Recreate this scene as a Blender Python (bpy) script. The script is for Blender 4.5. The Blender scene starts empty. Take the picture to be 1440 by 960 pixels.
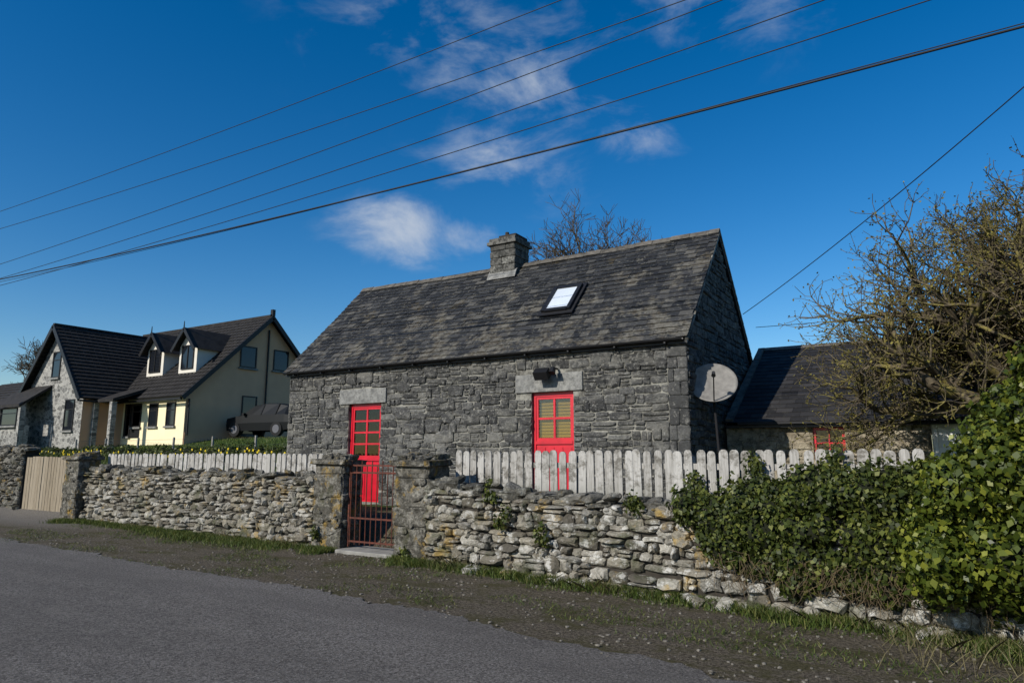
import bpy, math, random
import numpy as np
from mathutils import Vector, Matrix, noise
random.seed(7); rs=np.random.RandomState(7)
SC=bpy.context.scene
def link(o,parent=None):
    SC.collection.objects.link(o)
    if parent: o.parent=parent
    return o
def empty(name):
    o=bpy.data.objects.new(name,None); o.empty_display_size=.3; return link(o)
U=random.uniform
# ---------------------------------------------------------------- node helpers
class NT:
    def __init__(s,nt): s.nt=nt; s.n=nt.nodes; s.l=nt.links
    def new(s,t,**k):
        n=s.n.new(t)
        for a,b in k.items(): setattr(n,a,b)
        return n
    def set(s,inp,v):
        if isinstance(v,bpy.types.NodeSocket): s.l.new(v,inp)
        elif isinstance(v,(tuple,list)) and len(v)==3 and inp.type=='RGBA': inp.default_value=(*v,1)
        else: inp.default_value=v
    def pos(s): return s.new('ShaderNodeNewGeometry').outputs['Position']
    def island(s): return s.new('ShaderNodeNewGeometry').outputs['Random Per Island']
    def vscale(s,v,sc):
        m=s.new('ShaderNodeVectorMath',operation='MULTIPLY'); s.set(m.inputs[0],v); m.inputs[1].default_value=sc; return m.outputs[0]
    def noise(s,scale,detail=4,rough=.55,vec=None,dist=0,col=False):
        n=s.new('ShaderNodeTexNoise'); s.set(n.inputs['Vector'],vec if vec is not None else s.pos())
        n.inputs['Scale'].default_value=scale;n.inputs['Detail'].default_value=min(detail,4.5);n.inputs['Roughness'].default_value=rough;n.inputs['Distortion'].default_value=dist
        return n.outputs['Color' if col else 'Fac']
    def voro(s,scale,vec=None,feature='F1',out='Distance'):
        n=s.new('ShaderNodeTexVoronoi',feature=feature); s.set(n.inputs['Vector'],vec if vec is not None else s.pos()); n.inputs['Scale'].default_value=scale; return n.outputs[out]
    def rng(s,v,a,b,c=0,d=1,smooth=False):
        m=s.new('ShaderNodeMapRange'); s.set(m.inputs[0],v)
        for i,x in enumerate((a,b,c,d)): s.set(m.inputs[i+1],x)
        if smooth: m.interpolation_type='SMOOTHSTEP'
        return m.outputs[0]
    def math(s,op,a,b=0.0):
        m=s.new('ShaderNodeMath',operation=op); s.set(m.inputs[0],a); s.set(m.inputs[1],b); return m.outputs[0]
    def mix(s,f,a,b,bt='MIX'):
        m=s.new('ShaderNodeMix',data_type='RGBA',blend_type=bt); s.set(m.inputs[0],f); s.set(m.inputs[6],a); s.set(m.inputs[7],b); return m.outputs[2]
    def ramp(s,f,stops,const=False):
        r=s.new('ShaderNodeValToRGB'); s.set(r.inputs[0],f); e=r.color_ramp.elements
        if const: r.color_ramp.interpolation='CONSTANT'
        while len(e)<len(stops): e.new(.5)
        for i,(p,c) in enumerate(stops): e[i].position=p; e[i].color=(*c,1)
        return r.outputs[0]
    def sep(s,v):
        n=s.new('ShaderNodeSeparateXYZ'); s.set(n.inputs[0],v); return n.outputs
    def bump(s,h,strength=.5,dist=.02):
        b=s.new('ShaderNodeBump'); b.inputs['Strength'].default_value=strength;b.inputs['Distance'].default_value=dist; s.set(b.inputs['Height'],h); return b.outputs[0]
def material(name,fn,rough=.85,spec=.3,metal=0):
    m=bpy.data.materials.new(name); m.use_nodes=True; t=NT(m.node_tree); p=t.n['Principled BSDF']
    p.inputs['Roughness'].default_value=rough; p.inputs['Specular IOR Level'].default_value=spec; p.inputs['Metallic'].default_value=metal
    r=fn(t)
    c,b=(r if isinstance(r,tuple) and len(r)==2 and not isinstance(r[0],float) else (r,None))
    t.set(p.inputs['Base Color'],c)
    if b is not None: t.l.new(b,p.inputs['Normal'])
    return m
def plain(name,col,rough=.6,var=.25,sc=6,spec=.3,metal=0,bmp=0.0):
    def fn(t):
        n=t.noise(sc,5)
        c=t.mix(t.rng(n,.3,.7),tuple(x*(1-var) for x in col),tuple(min(1,x*(1+var)) for x in col))
        return (c,t.bump(t.noise(sc*6,4),bmp,.01)) if bmp else c
    return material(name,fn,rough,spec,metal)
# ---------------------------------------------------------------- materials
def f_rubble(t):
    r=t.island()
    c=t.ramp(r,[(0,(.12,.108,.088)),(.2,(.24,.215,.168)),(.45,(.36,.325,.255)),(.7,(.27,.257,.225)),(.88,(.52,.49,.42)),(1,(.18,.157,.125))])
    c=t.mix(t.rng(t.noise(18,6,.7),.35,.7),c,t.mix(.65,c,(.06,.052,.04)))
    P=t.sep(t.pos())
    c=t.mix(t.math('MULTIPLY',t.rng(t.noise(6,5,.7),.53,.61,0,.85),t.rng(P[0],-8,-3,.45,1)),c,(.63,.61,.56))
    c=t.mix(t.rng(t.noise(2.0,6,.75),.56,.66,0,.7),c,(.43,.28,.07))
    c=t.mix(t.rng(t.noise(1.6,5,.7,vec=t.vscale(t.pos(),(1.3,1.1,1.6))),.54,.66,0,.65),c,(.06,.07,.03))
    return c,t.bump(t.noise(28,8,.75),1,.04)
M_rub=material('rubble_stone',f_rubble,.92,.15)
def f_cap(t):
    c=t.ramp(t.island(),[(0,(.09,.085,.07)),(.5,(.17,.16,.135)),(1,(.30,.28,.24))])
    c=t.mix(t.rng(t.noise(6,6,.75),.52,.64,0,.75),c,(.40,.39,.34))
    c=t.mix(t.rng(t.noise(14,5,.75),.4,.65),t.mix(.65,c,(.025,.024,.02)),c)
    c=t.mix(t.rng(t.noise(2.8,5,.75),.56,.66,0,.7),c,(.32,.21,.05))
    c=t.mix(t.rng(t.noise(2.1,5,.75,vec=t.vscale(t.pos(),(1.2,1,.8))),.57,.68,0,.7),c,(.06,.065,.03))
    return c,t.bump(t.noise(22,8,.75),1,.05)
M_cap=material('cope_stone',f_cap,.92,.15)
M_core=plain('dark_wall_core',(.035,.03,.024),1,.3,8)  # near-black core behind the stones, darkens the gaps
def f_pst(t):
    c=t.ramp(t.island(),[(0,(.13,.12,.10)),(1,(.21,.195,.165))])
    c=t.mix(t.rng(t.noise(5,6,.8),.47,.60,0,.8),c,(.36,.34,.29))
    c=t.mix(t.rng(t.noise(9,5,.8),.42,.58),t.mix(.75,c,(.03,.028,.022)),c)
    c=t.mix(t.rng(t.noise(2.6,5,.8),.53,.62,0,.75),c,(.34,.22,.05))
    c=t.mix(t.rng(t.noise(3.1,5,.75,vec=t.vscale(t.pos(),(1.2,1,.5))),.55,.66,0,.7),c,(.07,.07,.035))
    return c,t.bump(t.noise(12,8,.85),1,.08)
M_pst=material('pillar_stone',f_pst,.95,.1)
def f_lime(t):
    c=t.ramp(t.island(),[(0,(.046,.046,.045)),(.4,(.078,.077,.074)),(.75,(.112,.110,.105)),(.93,(.15,.147,.138)),(1,(.24,.235,.215))])
    c=t.mix(t.rng(t.noise(20,7,.8),.35,.62),t.mix(.65,c,(.02,.02,.02)),c)
    c=t.mix(t.rng(t.noise(1.5,7,.8,vec=t.vscale(t.pos(),(1,1,2.2))),.48,.61,0,.55),c,(.235,.225,.195))
    c=t.mix(t.rng(t.noise(11,6,.85),.53,.63,0,.75),c,(.30,.29,.26))
    c=t.mix(t.rng(t.noise(.8,5,.75),.52,.66,0,.6),c,(.04,.04,.038))
    return c,t.bump(t.noise(24,8,.8),1,.045)
M_lime=material('limestone_block',f_lime,.88,.2)
def f_quoin(t):
    c=t.ramp(t.island(),[(0,(.06,.06,.058)),(.6,(.095,.094,.09)),(1,(.15,.147,.137))])
    c=t.mix(t.rng(t.noise(12,6,.8),.42,.62),t.mix(.6,c,(.03,.03,.03)),c)
    c=t.mix(t.rng(t.noise(7,6,.85),.54,.64,0,.6),c,(.26,.25,.225))
    return c,t.bump(t.noise(24,8,.8),.9,.035)
M_quoin=material('dressed_limestone',f_quoin,.88,.2)
def f_mort(t):
    c=t.mix(t.rng(t.noise(3,6,.8),.38,.62),(.045,.043,.038),(.27,.26,.225))
    return c,t.bump(t.noise(40,5),.5,.01)
M_mort=material('lime_mortar',f_mort,.95,.1)
def f_lintel(t):
    c=t.mix(t.rng(t.noise(5,6,.75),.35,.65),(.12,.12,.115),(.28,.275,.255))
    c=t.mix(t.rng(t.noise(16,6,.8),.5,.65,0,.6),c,(.07,.07,.065))
    return c,t.bump(t.noise(30,6,.7),.5,.01)
M_lintel=material('lintel_stone',f_lintel,.85,.2)
def f_chim(t):
    c=t.ramp(t.island(),[(0,(.09,.088,.08)),(.6,(.15,.145,.13)),(1,(.23,.225,.2))])
    c=t.mix(t.rng(t.noise(9,6,.8),.42,.6),(.04,.04,.036),c)
    return c,t.bump(t.noise(30,6,.7),.7,.02)
M_chim=material('chimney_stone',f_chim,.9,.2)
def f_slate(t):
    c=t.ramp(t.island(),[(0,(.009,.010,.012)),(.5,(.021,.022,.024)),(.85,(.040,.040,.040)),(1,(.09,.085,.075))])
    P=t.sep(t.pos())
    low=t.rng(P[2],6.2,3.7,0,.13)
    xx=t.rng(P[0],-12,-3.6,0,.03)
    n=t.math('ADD',t.math('ADD',t.noise(1.7,8,.85),low),xx)
    c=t.mix(t.rng(n,.61,.71,0,.8),c,t.mix(t.rng(t.noise(7,5,.8),.42,.58),(.068,.056,.038),(.155,.145,.12)))
    c=t.mix(t.rng(t.noise(13,8,.85),.575,.65,0,.75),c,(.21,.20,.165))
    c=t.mix(t.rng(t.noise(1.1,6,.75),.61,.69,0,.5),c,(.085,.063,.024))
    return c,t.bump(t.noise(26,6,.75),.8,.02)
M_slate=material('old_roof_slate',f_slate,.75,.3)
def f_slate2(t):
    c=t.ramp(t.island(),[(0,(.017,.0165,.017)),(.6,(.026,.025,.0255)),(1,(.042,.040,.040))])
    c=t.mix(t.rng(t.noise(9,7,.8),.56,.7,0,.45),c,(.10,.095,.08))
    return c,t.bump(t.noise(30,6,.7),.3,.006)
M_slate2=material('grey_slate',f_slate2,.75,.2)
def f_roughcast(t):
    c=t.mix(t.rng(t.noise(3,7,.8),.38,.62),(.17,.14,.10),(.40,.35,.26))
    c=t.mix(t.rng(t.noise(8,6,.8),.53,.63,0,.85),c,(.06,.055,.04))
    return c,t.bump(t.noise(15,8,.75),1,.05)
M_rc=material('weathered_render',f_roughcast,.95,.1)
def f_wood(t):
    v=t.vscale(t.pos(),(14,14,1.1))
    c=t.mix(t.rng(t.noise(3,6,.75,vec=v),.3,.7),(.15,.14,.12),(.44,.42,.39))
    r=t.island(); c=t.mix(t.rng(r,0,1,0,.5),c,(.52,.505,.475))
    c=t.mix(t.rng(t.noise(4,6,.8),.49,.62,0,.85),c,(.105,.095,.078))
    P=t.sep(t.pos()); c=t.mix(t.rng(P[2],1.25,.7,0,.7),c,(.10,.10,.06))
    return c,t.bump(t.noise(6,6,vec=v),.4,.005)
M_wood=material('weathered_picket_wood',f_wood,.85,.2)
def f_wood2(t):
    v=t.vscale(t.pos(),(14,14,1.1))
    c=t.mix(t.rng(t.noise(3,6,.7,vec=v),.3,.7),(.12,.095,.065),(.30,.25,.18))
    return t.mix(t.rng(t.island(),0,1,0,.4),c,(.34,.29,.22))
M_wood2=material('brown_timber',f_wood2,.85,.2)
M_red=plain('red_gloss_paint',(.50,.004,.018),.38,.2,3,.5)
def f_blind(t):
    P=t.sep(t.pos()); w=t.math('FRACT',t.math('MULTIPLY',P[2],16.0))
    return t.mix(t.rng(w,.55,.8),(.34,.19,.03),(.08,.04,.008))
M_blind=material('ochre_blind',f_blind,.8,.1)
def glassmat():
    m=bpy.data.materials.new('window_glass'); m.use_nodes=True; t=NT(m.node_tree); t.n.remove(t.n['Principled BSDF'])
    o=t.n['Material Output']; a=t.new('ShaderNodeBsdfTransparent'); b=t.new('ShaderNodeBsdfGlossy'); b.inputs['Roughness'].default_value=.03
    a.inputs['Color'].default_value=(.85,.88,.86,1)
    x=t.new('ShaderNodeMixShader'); f=t.new('ShaderNodeFresnel'); f.inputs[0].default_value=1.6
    t.l.new(f.outputs[0],x.inputs[0]);t.l.new(a.outputs[0],x.inputs[1]);t.l.new(b.outputs[0],x.inputs[2]);t.l.new(x.outputs[0],o.inputs[0]); return m
M_glass=glassmat()
M_dglass=plain('dark_glass',(.010,.012,.016),.08,.1,2,.5)
M_cglass=plain('tinted_car_glass',(.006,.007,.008),.35,.1,2,.2)
M_black=plain('black_paint',(.012,.012,.013),.45,.2,5)
M_white=plain('white_paint',(.72,.72,.70),.5,.08,3)
M_skyl=plain('skylight_pane',(.55,.60,.66),.25,.05,2,.6)  # pale blue-grey pane colour
M_dish=plain('dish_grey',(.19,.18,.165),.6,.25,9)
def f_rust(t):
    return t.mix(t.rng(t.noise(30,5),.35,.65),(.13,.035,.02),(.05,.022,.016))
M_rust=material('rusty_iron',f_rust,.8,.3)
def f_asph(t):
    c=t.mix(t.rng(t.noise(42,5,.9),.40,.60),(.058,.051,.046),(.26,.238,.215))
    c=t.mix(t.rng(t.voro(30),.10,.30,.8,0),c,(.35,.325,.295))
    c=t.mix(t.rng(t.voro(23),.05,.22,.75,0),c,(.035,.032,.029))
    c=t.mix(t.rng(t.noise(.45,6,.7,vec=t.vscale(t.pos(),(.35,1.6,1))),.40,.60,0,.4),c,(.08,.072,.065))
    c=t.mix(t.rng(t.noise(2.5,6,.75),.53,.68,0,.3),c,(.20,.18,.158))
    return c,t.bump(t.noise(60,4,.85),1,.02)
M_asph=material('worn_asphalt',f_asph,.95,.12)
def f_ground(t):
    P=t.sep(t.pos())
    soil=t.mix(t.rng(t.noise(30,5,.85),.40,.60),(.042,.034,.024),(.21,.175,.13))
    soil=t.mix(t.rng(t.voro(34),.05,.26,.8,0),soil,(.28,.245,.20))
    moss=t.mix(t.rng(t.noise(50,4),.3,.7),(.036,.036,.012),(.105,.095,.034))
    c=t.mix(t.rng(t.noise(1.6,8,.85,vec=t.vscale(t.pos(),(.7,1.3,1))),.48,.60,0,.7),soil,moss)
    grav=t.mix(t.rng(t.noise(50,4,.8),.35,.65),(.09,.08,.07),(.30,.275,.24))
    gx=t.math('MULTIPLY',t.rng(P[0],-15,-18),t.rng(P[1],7.3,8.3)); c=t.mix(t.math('MULTIPLY',gx,.9),c,grav)
    grass=t.mix(t.rng(t.noise(9,6,.7),.3,.7),(.025,.045,.010),(.07,.115,.025))
    gf=t.math('MAXIMUM',t.rng(P[1],10.3,11.5),0.0); c=t.mix(gf,c,grass)
    return c,t.bump(t.noise(38,6,.85),1,.045)
M_ground=material('verge_soil_and_grass',f_ground,.95,.1)
def leafmat(name,a,b,c3,rough=.45,trans=.25):
    m=bpy.data.materials.new(name); m.use_nodes=True; t=NT(m.node_tree); p=t.n['Principled BSDF']
    c=t.ramp(t.island(),[(0,a),(.6,b),(1,c3)]); c=t.mix(t.rng(t.noise(3,3),.35,.65,0,.45),c,a)
    t.set(p.inputs['Base Color'],c); p.inputs['Roughness'].default_value=rough; p.inputs['Specular IOR Level'].default_value=.3
    tr=t.new('ShaderNodeBsdfTranslucent'); t.set(tr.inputs[0],c); x=t.new('ShaderNodeMixShader'); x.inputs[0].default_value=trans
    t.l.new(p.outputs[0],x.inputs[1]);t.l.new(tr.outputs[0],x.inputs[2]);t.l.new(x.outputs[0],t.n['Material Output'].inputs[0]); return m
M_ivy=leafmat('ivy_leaf',(.020,.028,.006),(.060,.082,.014),(.17,.18,.035),.5)
M_laurel=leafmat('shrub_leaf',(.028,.042,.006),(.085,.115,.014),(.23,.24,.03),.42)
M_grass=leafmat('grass_blade',(.035,.055,.010),(.085,.125,.02),(.20,.19,.06),.6)
M_dry=leafmat('dry_grass',(.08,.07,.03),(.18,.15,.07),(.30,.26,.14),.8)
M_bud=leafmat('lichen_bud',(.09,.08,.02),(.16,.14,.03),(.27,.23,.05),.8)
M_conif=leafmat('conifer_spray',(.008,.016,.005),(.02,.036,.008),(.05,.07,.015),.6)
M_yel=plain('daffodil_petal',(.8,.6,.03),.6,.1)
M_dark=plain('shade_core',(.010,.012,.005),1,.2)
M_twig=plain('brown_twig',(.09,.065,.035),.9,.4,9)
def f_bark(t):
    c=t.mix(t.rng(t.noise(9,6,.7),.4,.6),(.045,.036,.025),(.13,.105,.07))
    return t.mix(t.rng(t.noise(3.5,6,.75),.50,.60,0,.75),c,(.22,.185,.05))
M_bark=material('lichened_bark',f_bark,.95,.1)
M_bark2=plain('grey_bark',(.085,.07,.05),.95,.3,5)
M_cream=plain('cream_render',(.82,.71,.46),.9,.05,2)
M_pale=plain('pale_render',(.62,.58,.50),.9,.05,2)
M_beige_shade=plain('shaded_side_render',(.60,.35,.21),.9,.06,1.2)  # shaded copy of the house render, shade and sky tint put into colour
def f_tile(t):
    return t.mix(t.rng(t.noise(3,6,.7),.35,.65),(.017,.016,.0155),(.036,.033,.031))
M_tile=material('charcoal_roof_tile',f_tile,.85,.2)
def f_clad(t):
    v=t.vscale(t.pos(),(1,1,1.6))
    c=t.ramp(t.voro(3.2,vec=v,out='Color'),[(0,(.07,.07,.065)),(.5,(.18,.175,.165)),(1,(.36,.35,.32))])
    e=t.voro(3.2,vec=v,feature='DISTANCE_TO_EDGE')
    return t.mix(t.rng(e,.02,.06),(.36,.35,.32),c)
M_clad=material('stone_cladding',f_clad,.9,.15)
M_carp=plain('dark_car_paint',(.005,.006,.007),.5,.1,2,.2)
M_tyre=plain('tyre_rubber',(.012,.012,.012),.85,.1)
M_alloy=plain('alloy',(.10,.10,.11),.5,.05)
M_conc=plain('concrete',(.22,.21,.19),.9,.25,6,bmp=.4)
M_peb=plain('pebble',(.15,.135,.11),.95,.4,30)
M_cable=plain('cable',(.012,.012,.014),.6,.1)
M_ridge=plain('ridge_tile',(.10,.09,.075),.85,.5,7,bmp=.5)
# ---------------------------------------------------------------- mesh builder
class MB:
    def __init__(s): s.v=[];s.f=[];s.m=[]
    def add(s,vs,fs,mi=0):
        b=len(s.v); s.v.extend(tuple(v) for v in vs); s.f.extend(tuple(i+b for i in f) for f in fs); s.m.extend([mi]*len(fs))
    def box(s,x0,x1,y0,y1,z0,z1,mi=0):
        s.add([(x0,y0,z0),(x1,y0,z0),(x1,y1,z0),(x0,y1,z0),(x0,y0,z1),(x1,y0,z1),(x1,y1,z1),(x0,y1,z1)],
              [(0,3,2,1),(4,5,6,7),(0,1,5,4),(1,2,6,5),(2,3,7,6),(3,0,4,7)],mi)
    def obox(s,c,ux,uy,uz,mi=0):
        c=Vector(c);ux=Vector(ux);uy=Vector(uy);uz=Vector(uz)
        vs=[c+a*ux+b*uy+d*uz for d in(-1,1) for a,b in((-1,-1),(1,-1),(1,1),(-1,1))]
        s.add(vs,[(0,3,2,1),(4,5,6,7),(0,1,5,4),(1,2,6,5),(2,3,7,6),(3,0,4,7)],mi)
    def poly(s,pts,mi=0): s.add(pts,[tuple(range(len(pts)))],mi)
    def prism(s,pts,off,mi=0):
        n=len(pts); off=Vector(off); a=[Vector(p) for p in pts]; b=[p+off for p in a]
        s.add(a+b,[tuple(range(n))[::-1],tuple(range(n,2*n))]+[(i,(i+1)%n,(i+1)%n+n,i+n) for i in range(n)],mi)
    def tube(s,p0,p1,r0,r1,n=6,mi=0,caps=True):
        p0=Vector(p0);p1=Vector(p1);d=(p1-p0)
        if d.length<1e-6: return
        d.normalize(); a=d.orthogonal().normalized(); b=d.cross(a)
        vs=[p0+(a*math.cos(t)+b*math.sin(t))*r0 for t in [2*math.pi*i/n for i in range(n)]]+[p1+(a*math.cos(t)+b*math.sin(t))*r1 for t in [2*math.pi*i/n for i in range(n)]]
        fs=[(i,(i+1)%n,(i+1)%n+n,i+n) for i in range(n)]
        if caps: fs+=[tuple(range(n))[::-1],tuple(range(n,2*n))]
        s.add(vs,fs,mi)
    def obj(s,name,mats,parent=None,smooth=False,bevel=0):
        me=bpy.data.meshes.new(name); me.from_pydata(s.v,[],s.f)
        for m in mats: me.materials.append(m)
        me.polygons.foreach_set('material_index',s.m)
        if smooth: me.polygons.foreach_set('use_smooth',[True]*len(me.polygons))
        me.update(); o=bpy.data.objects.new(name,me); link(o,parent)
        if bevel:
            b=o.modifiers.new('b','BEVEL'); b.width=bevel; b.segments=2; b.limit_method='ANGLE'
        return o
def face_stone(B,O,u,n,a0,a1,b0,b1,depth,jit=.12,sq=.4,inset=.86,K=12,mi=0,tilt=.35):
    O=Vector(O);u=Vector(u);n=Vector(n);w=Vector((0,0,1))
    ca,cb=(a0+a1)/2,(b0+b1)/2; ha,hb=(a1-a0)/2,(b1-b0)/2; mn=min(ha,hb)
    ph=U(0,.3); ring=[]
    for k in range(K):
        t=2*math.pi*k/K+ph; c,s_=math.cos(t),math.sin(t)
        x=math.copysign(abs(c)**sq,c)*ha; y=math.copysign(abs(s_)**sq,s_)*hb
        x+=U(-1,1)*jit*mn; y+=U(-1,1)*jit*mn; ring.append((x,y))
    tx,ty=U(-tilt,tilt),U(-tilt,tilt); vs=[]
    for (x,y) in ring: vs.append(O+u*(ca+x)+w*(cb+y))
    for (x,y) in ring: vs.append(O+u*(ca+x)+w*(cb+y)+n*depth*(.62+.2*tx*x/ha+.2*ty*y/hb))
    for (x,y) in ring:
        ix=x-math.copysign(min(abs(x),(1-inset)*mn*1.6),x);iy=y-math.copysign(min(abs(y),(1-inset)*mn*1.6),y)
        vs.append(O+u*(ca+ix)+w*(cb+iy)+n*depth*(1+.35*tx*x/ha+.35*ty*y/hb+U(-.08,.08)))
    vs.append(O+u*(ca+U(-.3,.3)*ha)+w*(cb+U(-.3,.3)*hb)+n*depth*(1.08+U(-.1,.12)))
    fs=[]
    for k in range(K):
        k2=(k+1)%K; fs+=[(k,k2,k2+K,k+K),(k+K,k2+K,k2+2*K,k+2*K),(k+2*K,k2+2*K,3*K)]
    B.add(vs,fs,mi)
import bmesh
def ico(sub):
    bm=bmesh.new(); bmesh.ops.create_icosphere(bm,subdivisions=sub,radius=1); vs=[v.co.copy() for v in bm.verts]; fs=[tuple(v.index for v in f.verts) for f in bm.faces]; bm.free(); return vs,fs
ICO2=ico(2);ICO3=ico(3);ICO1=ico(1);ICO4=ico(4)
def chunk(B,c,size,rot=(0,0,0),sq=.55,jit=.12,mi=0,tmpl=ICO2,fine=0):
    R=Matrix.Rotation(rot[2],3,'Z')@Matrix.Rotation(rot[1],3,'Y')@Matrix.Rotation(rot[0],3,'X'); off=Vector((U(0,99),U(0,99),U(0,99)))
    vs=[]
    for v in tmpl[0]:
        q=Vector([math.copysign(abs(x)**sq,x) for x in v])*(1+jit*2*noise.noise(v*1.6+off)+fine*noise.noise(v*6+off))
        vs.append(Vector(c)+R@Vector((q.x*size[0],q.y*size[1],q.z*size[2])))
    B.add(vs,tmpl[1],mi)
def npmesh(name,V,K,mats,parent=None,mi=None,smooth=False):
    V=np.asarray(V,dtype=np.float32).reshape(-1,3); nf=len(V)//K
    me=bpy.data.meshes.new(name); me.vertices.add(len(V)); me.vertices.foreach_set('co',V.ravel())
    me.loops.add(len(V)); me.loops.foreach_set('vertex_index',np.arange(len(V),dtype=np.int32))
    me.polygons.add(nf); me.polygons.foreach_set('loop_start',np.arange(0,len(V),K,dtype=np.int32)); me.polygons.foreach_set('loop_total',np.full(nf,K,dtype=np.int32))
    for m in mats: me.materials.append(m)
    if mi is not None: me.polygons.foreach_set('material_index',np.asarray(mi,dtype=np.int32))
    me.update(calc_edges=True); me.validate(); o=bpy.data.objects.new(name,me); return link(o,parent)
def leaf_quads(C,N,size,aspect=1.3,rnd=.7):
    n=len(C); N=N+rs.normal(0,rnd,(n,3)); N/=np.linalg.norm(N,axis=1)[:,None]+1e-9
    A=rs.normal(0,1,(n,3)); A[:,2]-=.8; A-=(A*N).sum(1)[:,None]*N; A/=np.linalg.norm(A,axis=1)[:,None]+1e-9
    T=np.cross(N,A); s=(size*rs.uniform(.5,1.3,n))[:,None]
    return np.stack([C-A*s*aspect*.5, C+T*s*.5-A*s*.05+N*s*.12, C+A*s*aspect*.6, C-T*s*.5-A*s*.05+N*s*.12],1)
# ---------------------------------------------------------------- terrain
def sm(a,b,x):
    t=min(1,max(0,(x-a)/(b-a))); return t*t*(3-2*t)
def gh(x,y):
    h=.5*sm(8.95,9.6,y)
    if x<-18.2: h=.5*sm(8.6,11,y)
    hill=sm(-13.8,-17,x)*(sm(10.5,26,y)*1.6+min(1,max(0,(y-15)/8))*.45)
    h+=hill+.72*math.exp(-((y-14.0)/.9)**2)*sm(-13.8,-14.6,x)*(1-sm(-30,-38,x))
    if y<8.9: h+=.016*noise.noise(Vector((x*1.3,y*1.8,0)))*sm(5.2,6.4,y)
    return h
xs=np.concatenate([[-900,-500,-250,-150,-100,-80],np.arange(-64,-24,1.6),np.arange(-24,3,.3),np.arange(3,20,1.5),[25,40,80,150,300,600,900]])
ys=np.concatenate([[-300,-100,-40,-20,-10,-4,0,2,4],np.arange(4.6,12,.2),np.arange(12,30,.4),[32,36,42,50,65,90,140,220,400,700,1200]])
B=MB(); V=[(x,y,gh(x,y)) for y in ys for x in xs]; nx=len(xs)
B.add(V,[(j*nx+i,j*nx+i+1,(j+1)*nx+i+1,(j+1)*nx+i) for j in range(len(ys)-1) for i in range(nx-1)])
B.obj('ground',[M_ground],smooth=True)
edge=[(-300,10),(-60,7.6),(-30,6.9),(-15.5,6.4),(-10.1,6.05),(-5.8,5.95),(-2.8,5.5),(-1.3,5.22),(4,4.3),(30,2.5),(200,-12)]
def ey(x):
    for (a,b),(c,d) in zip(edge,edge[1:]):
        if a<=x<=c: return b+(d-b)*(x-a)/(c-a)
    return 5
rx=np.concatenate([[-300,-150,-80,-50],np.arange(-40,8,.06),[10,20,40,100,200]])
B=MB(); V=[]
for x in rx:
    j=(.14*noise.noise(Vector((x*.8,3,0)))+.09*noise.noise(Vector((x*3.1,7,0)))+.09*noise.noise(Vector((x*11,1,0)))) if -40<x<8 else 0
    e=ey(x)+j
    V+= [(x,e-7.6,.006),(x,e-4,.03),(x,e-1.2,.02),(x,e,.003+.0)]
B.add(V,[(i*4+k,(i+1)*4+k,(i+1)*4+k+1,i*4+k+1) for i in range(len(rx)-1) for k in range(3)])
ro=B.obj('road',[M_asph]); ro.location.z=.012
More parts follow.
